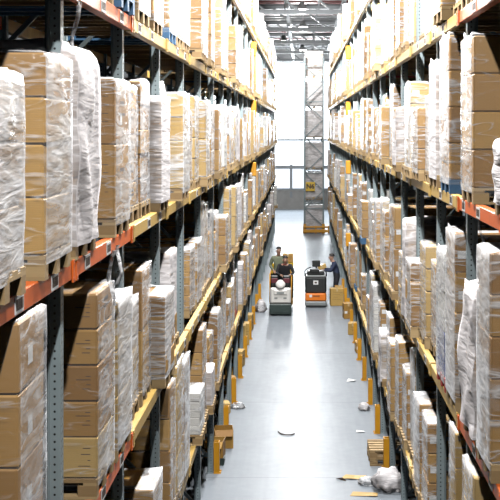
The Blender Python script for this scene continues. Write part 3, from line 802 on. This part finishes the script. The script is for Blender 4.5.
for x in (-.2, .2):
    b = MB(); b.cbox(x - .13, x + .13, .10, .26, .98, 1.33, .04); b.cbox(x - .11, x + .11, .085, .12, 1.08, 1.24, .015, 1); tp('knee_pad', b, [M['black'], M['maroon']])
b = MB(); b.lathe([(.02, .0), (.15, .01), (.165, .05), (.13, .10), (.03, .12)], 22, 0, Matrix.Translation((0, .12, 1.02)) @ Matrix.Rotation(1.05, 4, 'X')); tp('steering_wheel', b, M['truck_white'], True)
for x in (-.36, .36):
    b = MB(); b.tube([(x, .5, .35), (x, .5, 1.32), (x * .95, .62, 1.36), (x * .95, 1.15, 1.36)], .022, 8); tp('grab_rail', b, M['guard'], True)
b = MB(); b.cbox(-.36, .36, .62, 1.35, .10, .22, .02); b.box(-.34, .34, .64, 1.33, .22, .228); tp('platform', b, M['truck_grey'])
b = MB(); b.cbox(-.36, .36, 1.35, 1.48, .10, .95, .02); tp('backrest', b, M['black'])
for x in (-.2, .2):
    b = MB(); b.cbox(x - .09, x + .09, 1.48, 3.7, .09, .14, .015); tp('fork', b, M['truck_grey'])
for (x, y_, r_) in ((-.26, .3, .05), (.26, .3, .05), (-.2, 3.5, .045), (.2, 3.5, .045)):
    b = MB(); b.lathe([(r_ * .6, -.05), (r_, -.045), (r_, .045), (r_ * .6, .05)], 16, 0, Matrix.Translation((x, y_, r_)) @ Matrix.Rotation(PI / 2, 4, 'Y')); tp('wheel', b, M['rubber'], True)
# load on its forks
o = link('pallet', PALLET['wood'], None, (TX, TYR + 2.3, .142), PI / 2); tag(o, 'wooden pallet on the forks of the cream order picker', 'pallet')
def crate(loc, label, mat):
    b = MB(); b.box(-.3, .3, -.2, .2, 0, .02)
    for q in (-1, 1): b.box(-.3, .3, q * .2 - .012, q * .2 + .012, 0, .30); b.box(q * .3 - .012, q * .3 + .012, -.2, .2, 0, .30)
    b.box(-.32, .32, -.225, -.2, .26, .30); b.box(-.32, .32, .2, .225, .26, .30); b.box(-.32, -.29, -.22, .22, .26, .30); b.box(.29, .32, -.22, .22, .26, .30)
    for x in (-.15, 0, .15): b.box(x - .012, x + .012, -.22, -.2, 0, .26)
    o = build('plastic_crate', b, M[mat], None, loc=loc); tag(o, label, 'crate', 'crates on the order picker')
z0 = .142 + PH + .002
for i in range(4):
    mt, cn = ('crate', 'yellow') if i == 3 else ('black', 'black')
    wh = ['lowest', 'second', 'third', 'topmost'][i]
    crate((TX - .05, TYR + 2.0, z0 + i * .305), '%s plastic crate directly behind the two people, %s of its stack' % (cn, wh), mt)
    crate((TX + .10, TYR + 2.55, z0 + i * .305), '%s plastic crate under the small carton behind the truck, %s of its stack' % (cn, wh), mt)
o = link('carton', carton_mesh(1, .36, .3, .3, 'brown'), None, (TX + .22, TYR + 2.55, z0 + 4 * .305), 0); tag(o, 'small brown carton on top of yellow crates behind the truck', 'carton')
J = standing(sh_l=(-.2, -.02, 1.40), el_l=(-.29, .0, 1.14), wr_l=(-.2, -.17, 1.0), el_r=(.29, .0, 1.14), wr_r=(.2, -.17, 1.0), waist=(0, -.01, 1.12), chest=(0, -.03, 1.32))
# the rear person stands on a step of the platform
b = MB(); b.cbox(-.33, .33, 1.02, 1.34, .228, .40, .015); tp('step', b, M['truck_grey'])
person('person', J, (M['jacket_green'], M['trousers']), (TX - .08, TYR + 1.24, .402), .1, 'person in grey-green jacket and dark cap standing behind, on the cream truck', hair='cap', bulk=1.12)
J = standing(pelvis=(0, .08, .93), waist=(0, .02, 1.10), chest=(0, -.05, 1.28), neck0=(0, -.09, 1.40), neck=(.01, -.12, 1.45), head=(.02, -.15, 1.51), head2=(.02, -.155, 1.59), top=(.02, -.15, 1.65),
             sh_l=(-.2, -.06, 1.35), sh_r=(.2, -.06, 1.35), el_l=(-.27, -.10, 1.10), wr_l=(-.12, -.30, 1.06), el_r=(.30, -.10, 1.12), wr_r=(.2, -.32, 1.08), hip_l=(-.1, .08, .89), hip_r=(.1, .08, .89))
person('person', J, (M['jacket_black'], M['trousers']), (TX + .14, TYR + .79, .23), -.05, 'bareheaded person in black jacket with red collar driving the cream truck', collar=True, bulk=1.15)

# ------------------------------------------------------------------ black and orange stand-on truck
QX, QY = .475, 42.4
tr = empty('pallet_truck', (QX, QY, 0), label='black stand-on pallet truck with orange band, parked right of the aisle centre', cat='truck')
b = MB(); b.cbox(-.375, .375, .0, .70, .04, .22, .04); b.box(-.32, .32, -.012, .02, .10, .13); tp('bumper', b, M['truck_grey'])
b = MB(); b.cbox(-.365, .365, .02, .70, .22, .50, .04); ob_ = tp('orange_band', b, M['truck_orange']); tag(ob_, 'orange painted band')
b = MB(); b.box(-.22, -.13, .012, .022, .36, .45, 0)
for i, (x, hh) in enumerate(((-.10, .05), (-.065, .05), (-.03, .05), (.005, .05), (.04, .05), (.075, .05), (.11, .05))): b.box(x, x + .022, .012, .022, .375, .375 + hh, 1)
tp('lettering', b, [M['paper'], M['ink']], par=ob_)
b = MB(); b.cbox(-.37, .37, .02, .70, .50, 1.06, .05); cv = tp('motor_cover', b, M['black'])
b = MB(); b.box(-.085, .085, .006, .022, .80, .94, 0); b.box(-.04, .04, .002, .008, .84, .90, 1); tp('rating_label', b, [M['paper'], M['ink']], par=cv)
b = MB(); b.cbox(-.34, .34, .03, .68, 1.06, 1.10, .015); tp('top_tray', b, M['truck_grey'])
b = MB(); b.cbox(-.30, .30, .22, .66, 1.10, 1.24, .03); b.cbox(-.2, .12, .16, .4, 1.18, 1.32, .03); tp('console', b, M['black'])
b = MB(); b.tube([(-.37, .12, 1.08), (-.38, .08, 1.26), (-.30, .12, 1.34), (-.18, .3, 1.36)], .018, 8); tp('grab_rail', b, M['black'], True)
b = MB(); b.tube([(.37, .12, 1.08), (.36, .1, 1.22), (.28, .14, 1.30)], .018, 8); tp('grab_rail', b, M['black'], True)
b = MB(); b.tube([(.02, .4, 1.24), (.02, .38, 1.42)], .025, 8); b.cbox(-.12, .16, .32, .38, 1.38, 1.60, .02); b.box(-.1, .14, .378, .384, 1.40, 1.58, 1); tp('terminal', b, [M['black'], M['glass']])
b = MB(); b.cbox(-.36, .36, .70, 1.25, .08, .17, .02); tp('platform', b, M['truck_grey'])
b = MB(); b.cbox(-.36, .36, 1.25, 1.38, .08, 1.05, .03); tp('backrest', b, M['black'])
for x in (-.19, .19):
    b = MB(); b.cbox(x - .09, x + .09, 1.38, 3.5, .09, .14, .015); tp('fork', b, M['truck_grey'])
for (x, y_, r_) in ((-.3, .35, .06), (.3, .35, .06), (-.19, 3.3, .045), (.19, 3.3, .045)):
    b = MB(); b.lathe([(r_ * .6, -.05), (r_, -.045), (r_, .045), (r_ * .6, .05)], 16, 0, Matrix.Translation((x, y_, r_)) @ Matrix.Rotation(PI / 2, 4, 'Y')); tp('wheel', b, M['rubber'], True)

# person beside it, turned to the truck, lifting an open carton
J = standing(pelvis=(0, .05, .93), waist=(0, .02, 1.10), chest=(0, -.04, 1.29), neck0=(0, -.09, 1.42), neck=(0, -.12, 1.47), head=(0, -.155, 1.53), head2=(0, -.15, 1.61), top=(0, -.14, 1.67),
             sh_l=(-.2, -.05, 1.37), sh_r=(.2, -.05, 1.37), el_l=(-.25, -.16, 1.12), wr_l=(-.17, -.40, 1.15), el_r=(.25, -.16, 1.12), wr_r=(.17, -.40, 1.15), hip_l=(-.1, .05, .89), hip_r=(.1, .05, .89))
person('person', J, (M['jacket_navy'], M['trousers']), (1.20, 43.9, 0), -PI / 2, 'person in navy jacket holding a flat carton beside the black and orange truck', bulk=1.22)
o = link('carton', carton_mesh(0, .30, .34, .14, 'tan'), None, (.74, 43.9, 1.19), 0); o.rotation_euler = (0, -.35, 0); tag(o, 'flat tan carton held by the person in the navy jacket', 'carton')
def lone(label, x, d, z, sx, sy, sz, board='brown', rz=0, style=0):
    o = link('carton', carton_mesh(style, sx, sy, sz, board), None, (x, d, z), rz); return tag(o, label, 'carton')
lone('brown carton on the floor at the feet of the navy-jacketed person', 1.21, 43.05, 0, .46, .42, .60, 'tan', .08, 1)
lone('darker carton behind the one at the navy-jacketed person\'s feet', 1.30, 43.50, 0, .28, .40, .62, 'brown', .02)

# ------------------------------------------------------------------ things on the floor by the racks
def open_carton(x, d, z, sx, sy, sz, rz, label, board='brown'):
    b = MB(); t = .008
    b.box(-sx / 2, sx / 2, -sy / 2, sy / 2, 0, t)
    for q in (-1, 1): b.box(-sx / 2, sx / 2, q * sy / 2 - t / 2, q * sy / 2 + t / 2, 0, sz); b.box(q * sx / 2 - t / 2, q * sx / 2 + t / 2, -sy / 2, sy / 2, 0, sz)
    o = build('open_carton', b, M['carton'], None, loc=(x, d, z), rz=rz); tag(o, label, 'carton')
    for q in (-1, 1):
        f = MB(); f.quad((-sx / 2, q * sy / 2, sz), (sx / 2, q * sy / 2, sz), (sx / 2 - .02, q * (sy / 2 + .10), sz - .10), (-sx / 2 + .02, q * (sy / 2 + .10), sz - .10))
        f.quad((-sx / 2, q * sy / 2, sz - .008), (-sx / 2 + .02, q * (sy / 2 + .10), sz - .108), (sx / 2 - .02, q * (sy / 2 + .10), sz - .108), (sx / 2, q * sy / 2, sz - .008))
        build('flap', f, M['carton'], o)
    return o
def crumpled(name, label, x, d, w, h, seed, mat, cat, aspect=1.0):
    b = MB(); bm = bmesh.new(); bmesh.ops.create_icosphere(bm, subdivisions=3, radius=1)
    for v in bm.verts:
        n = mnoise.noise(v.co * 2.2 + Vector((seed, 0, 0))) * .35 + mnoise.noise(v.co * 6 + Vector((0, seed, 0))) * .16
        k = 1 + n; z = max(0, v.co.z * k * .6 + .4)
        v.co = Vector((v.co.x * k * w / 2, v.co.y * k * w * aspect / 2, z * h))
    b.bm(bm); o = build(name, b, M[mat], None, True, loc=(x, d, .0)); return tag(o, label, cat)
def flat_scrap(name, label, x, d, pts, mat, cat, curl=.04, rz=0):
    b = MB(); c = Vector((0, 0, 0)); n = len(pts); t = .004
    top = [(p[0], p[1], t + curl * p[2]) for p in pts]; bot = [(p[0], p[1], max(0, curl * p[2])) for p in pts]
    b.add(top + bot + [(0, 0, t + .002), (0, 0, 0)], [(i, (i + 1) % n, 2 * n) for i in range(n)] + [(n + (i + 1) % n, n + i, 2 * n + 1) for i in range(n)] + [(i, n + i, n + (i + 1) % n, (i + 1) % n) for i in range(n)])
    o = build(name, b, M[mat], None, loc=(x, d, .001), rz=rz); return tag(o, label, cat)
def at(px, py, z=0.0):
    d = (CAMZ - z) * F / (py - VY); return (px - VX) * d / F, d
# left foot of the rack: open cartons, a green tray, pallets
x, d = at(224, 448)
open_carton(x - .02, d + .15, .0, .36, .40, .36, .1, 'open brown carton on the floor protruding from the left rack')
x, d = at(216, 463)
b = MB(); b.cbox(-.18, .18, -.2, .2, 0, .14, .015); b.box(-.19, .19, -.21, .21, .12, .14)
o = build('plastic_tray', b, M['bumper'], None, loc=(x - .02, d, 0)); tag(o, 'dark green plastic tray on the floor under an open carton, left side', 'tray')
open_carton(x - .02, d, .142, .34, .38, .30, -.06, 'open brown carton standing on the dark green tray')
x, d = at(233, 375); open_carton(x - .02, d, 0, .42, .45, .50, .25, 'tipped-looking brown carton on the floor by left rack, beyond green tray', 'tan')
lone('golden brown carton at the left rack foot behind the open one', at(240, 352)[0] - .05, at(240, 352)[1] + .4, 0, .38, .5, .7, 'tan', .1)
for i, (px, py, sx, sy, sz, bd) in enumerate(((243, 366, .36, .42, .42, 'tan'), (236, 392, .30, .45, .35, 'brown'), (249, 344, .34, .4, .62, 'tan'), (253, 330, .3, .5, .5, 'tan'), (230, 412, .3, .34, .22, 'tan'), (341, 318, .3, .4, .5, 'brown'), (346, 334, .3, .4, .35, 'tan'), (352, 352, .26, .4, .3, 'brown'))):
    x, d = at(px, py); x += .22 if x > 0 else -.16
    lone(['golden carton jutting from the left rack foot, third from the green tray', 'small brown carton by left rack foot just beyond the open cartons', 'upright golden carton at left rack foot before the cream truck',
          'golden carton at left rack foot nearest the cream truck', 'low flat tan carton behind the open carton, left rack foot', 'brown carton at right rack foot just before the navy-jacketed person',
          'tan carton at right rack foot, second from the navy-jacketed person', 'low brown carton at right rack foot, third from the navy-jacketed person'][i], x, d, 0, sx, sy, sz, bd, (-.15, .1, .05, -.08, .2, .1, -.1, .06)[i], 1 + i % 3)
def pallet_stack(x, d, n, rz, label, dz=0):
    for i in range(n):
        o = link('pallet', PALLET['wood'], None, (x + R.uniform(-.012, .012), d + R.uniform(-.01, .01), dz + i * (PH + .002)), rz + R.uniform(-.02, .02))
        tag(o, label % (['lowest', 'second', 'third', 'fourth', 'fifth', 'sixth', 'seventh', 'topmost'][i] if i < n - 1 else 'topmost') if '%s' in label else label, 'pallet', 'empty pallets by the rack posts')
# right foot of the rack: empty pallets, film heaps
x, d = at(376, 470); pallet_stack(x + .50, d + .66, 2, 0, 'empty wooden pallet at the right rack foot near the bottom edge, %s of two')
pallet_stack(-2.52, 32.2, 8, 0, 'empty wooden pallet in the stack at the left rack foot, %s')
crumpled('plastic_film_heap', 'heap of crumpled clear film on the floor at the lower right, before the pallets', at(368, 484)[0], at(368, 484)[1], .34, .12, 3, 'film_hazy', 'plastic film')
crumpled('plastic_film_heap', 'larger white heap of crumpled film against right rack at bottom edge', at(390, 490)[0], at(390, 490)[1], .55, .38, 8, 'film_cloudy', 'plastic film')
crumpled('plastic_film_heap', 'small scrap of crumpled film beside a yellow guard on the right', at(364, 410)[0], at(364, 410)[1], .25, .16, 5, 'film_cloudy', 'plastic film')
crumpled('plastic_film_heap', 'small ball of film on the floor at left rack beyond the open carton', at(238, 408)[0], at(238, 408)[1], .3, .12, 6, 'film_hazy', 'plastic film')
crumpled('plastic_film_heap', 'pale film bundle low at the left rack beside the cream truck', at(261, 312)[0], at(261, 312)[1], .34, .42, 12, 'film_cloudy', 'plastic film')
x, d = at(353, 478); flat_scrap('cardboard_scrap', 'torn flat piece of tan cardboard lying on the floor, lower right', x, d, [(-.22, -.04, 0), (-.05, -.12, .6), (.12, -.10, 0), (.24, .02, .9), (.05, .12, .3), (-.12, .10, .8)], 'carton_tan', 'scrap')
x, d = at(364, 495); flat_scrap('cardboard_scrap', 'pale sheet of cardboard on the floor at the lower right edge', x, d, [(-.24, -.06, 0), (.22, -.12, .4), (.24, .12, 0), (-.18, .12, .5)], 'carton_tan', 'scrap')
x, d = at(341, 480); flat_scrap('tape_scrap', 'short black strip of tape on the floor beside torn cardboard', x, d, [(-.09, .03, .5), (-.08, .06, .2), (.02, .0, 1), (.09, -.04, .2), (.08, -.07, 0), (0, -.03, .7)], 'ink', 'scrap')
x, d = at(351, 381); flat_scrap('paper_scrap', 'white scrap of paper on the floor beside the right rack', x, d, [(-.12, -.1, 0), (.1, -.08, .6), (.12, .1, 0), (-.06, .12, .8)], 'paper', 'scrap')
x, d = at(360, 432); flat_scrap('paper_scrap', 'tiny white paper bits before a yellow guard on the right', x, d, [(-.08, -.06, .2), (.1, -.05, .4), (.08, .08, 0), (-.07, .06, .6)], 'paper', 'scrap')
x, d = at(286, 435)
b = MB(); b.tube([(-.16, .22, .014), (-.10, .05, .014), (.0, -.06, .02), (.10, -.05, .018), (.17, .06, .014)], .013, 6); o = build('strapping_strip', b, M['ink'], None, True, loc=(x, d, .0)); tag(o, 'thin dark curved strapping strip on the bare floor mid aisle', 'scrap')
# torn film hanging from the beams
def hanging(x, d, z, L, w, seed, label):
    b = MB(); rows = []; n = 14; r = random.Random(seed)
    for i in range(n + 1):
        f = i / n; zz = -L * f; wd = w * (.25 + .75 * abs(math.sin(f * 4.2 + seed))) * (1 - .55 * f)
        cx = .02 * math.sin(f * 6 + seed); cy = .03 * math.sin(f * 4 + seed * 2)
        rows.append([(cx + .015 * math.sin(k * 2.1 + f * 5), cy + (k / 4 - .5) * wd, zz) for k in range(5)])
    vs = [p for q in rows for p in q]; fs = [(i * 5 + k, i * 5 + k + 1, (i + 1) * 5 + k + 1, (i + 1) * 5 + k) for i in range(n) for k in range(4)]
    b.add(vs, fs); o = build('film_strip', b, M['film_hazy'], None, True, loc=(x, d, z)); tag(o, label, 'plastic film')
hanging(-1.55, 8.42, LEV[-1][3] - .03, .55, .12, 1, 'torn film strip hanging from the upper left orange beam beside nearest post')
hanging(-1.43, 9.25, LEV[-1][2] + .02, .42, .16, 2, 'torn film strip hanging over left middle orange beam above printed cartons')
hanging(-1.43, 9.62, LEV[-1][2] + .02, .30, .12, 4, 'shorter film strip draped over left middle orange beam before second post')
hanging(1.55, 10.6, LEV[1][2] + .02, .38, .05, 3, 'thin white film strip hanging from right orange beam under low load')

# ------------------------------------------------------------------ view
sc.view_settings.view_transform = 'Standard'; sc.view_settings.look = 'None'; sc.view_settings.gamma = 1; sc.view_settings.use_curve_mapping = False
sc.view_settings.exposure = 0.5
sc.cycles.use_denoising = True
sc.cycles.transparent_max_bounces = 16
sc.cycles.max_bounces = 8
sc.cycles.diffuse_bounces = 0
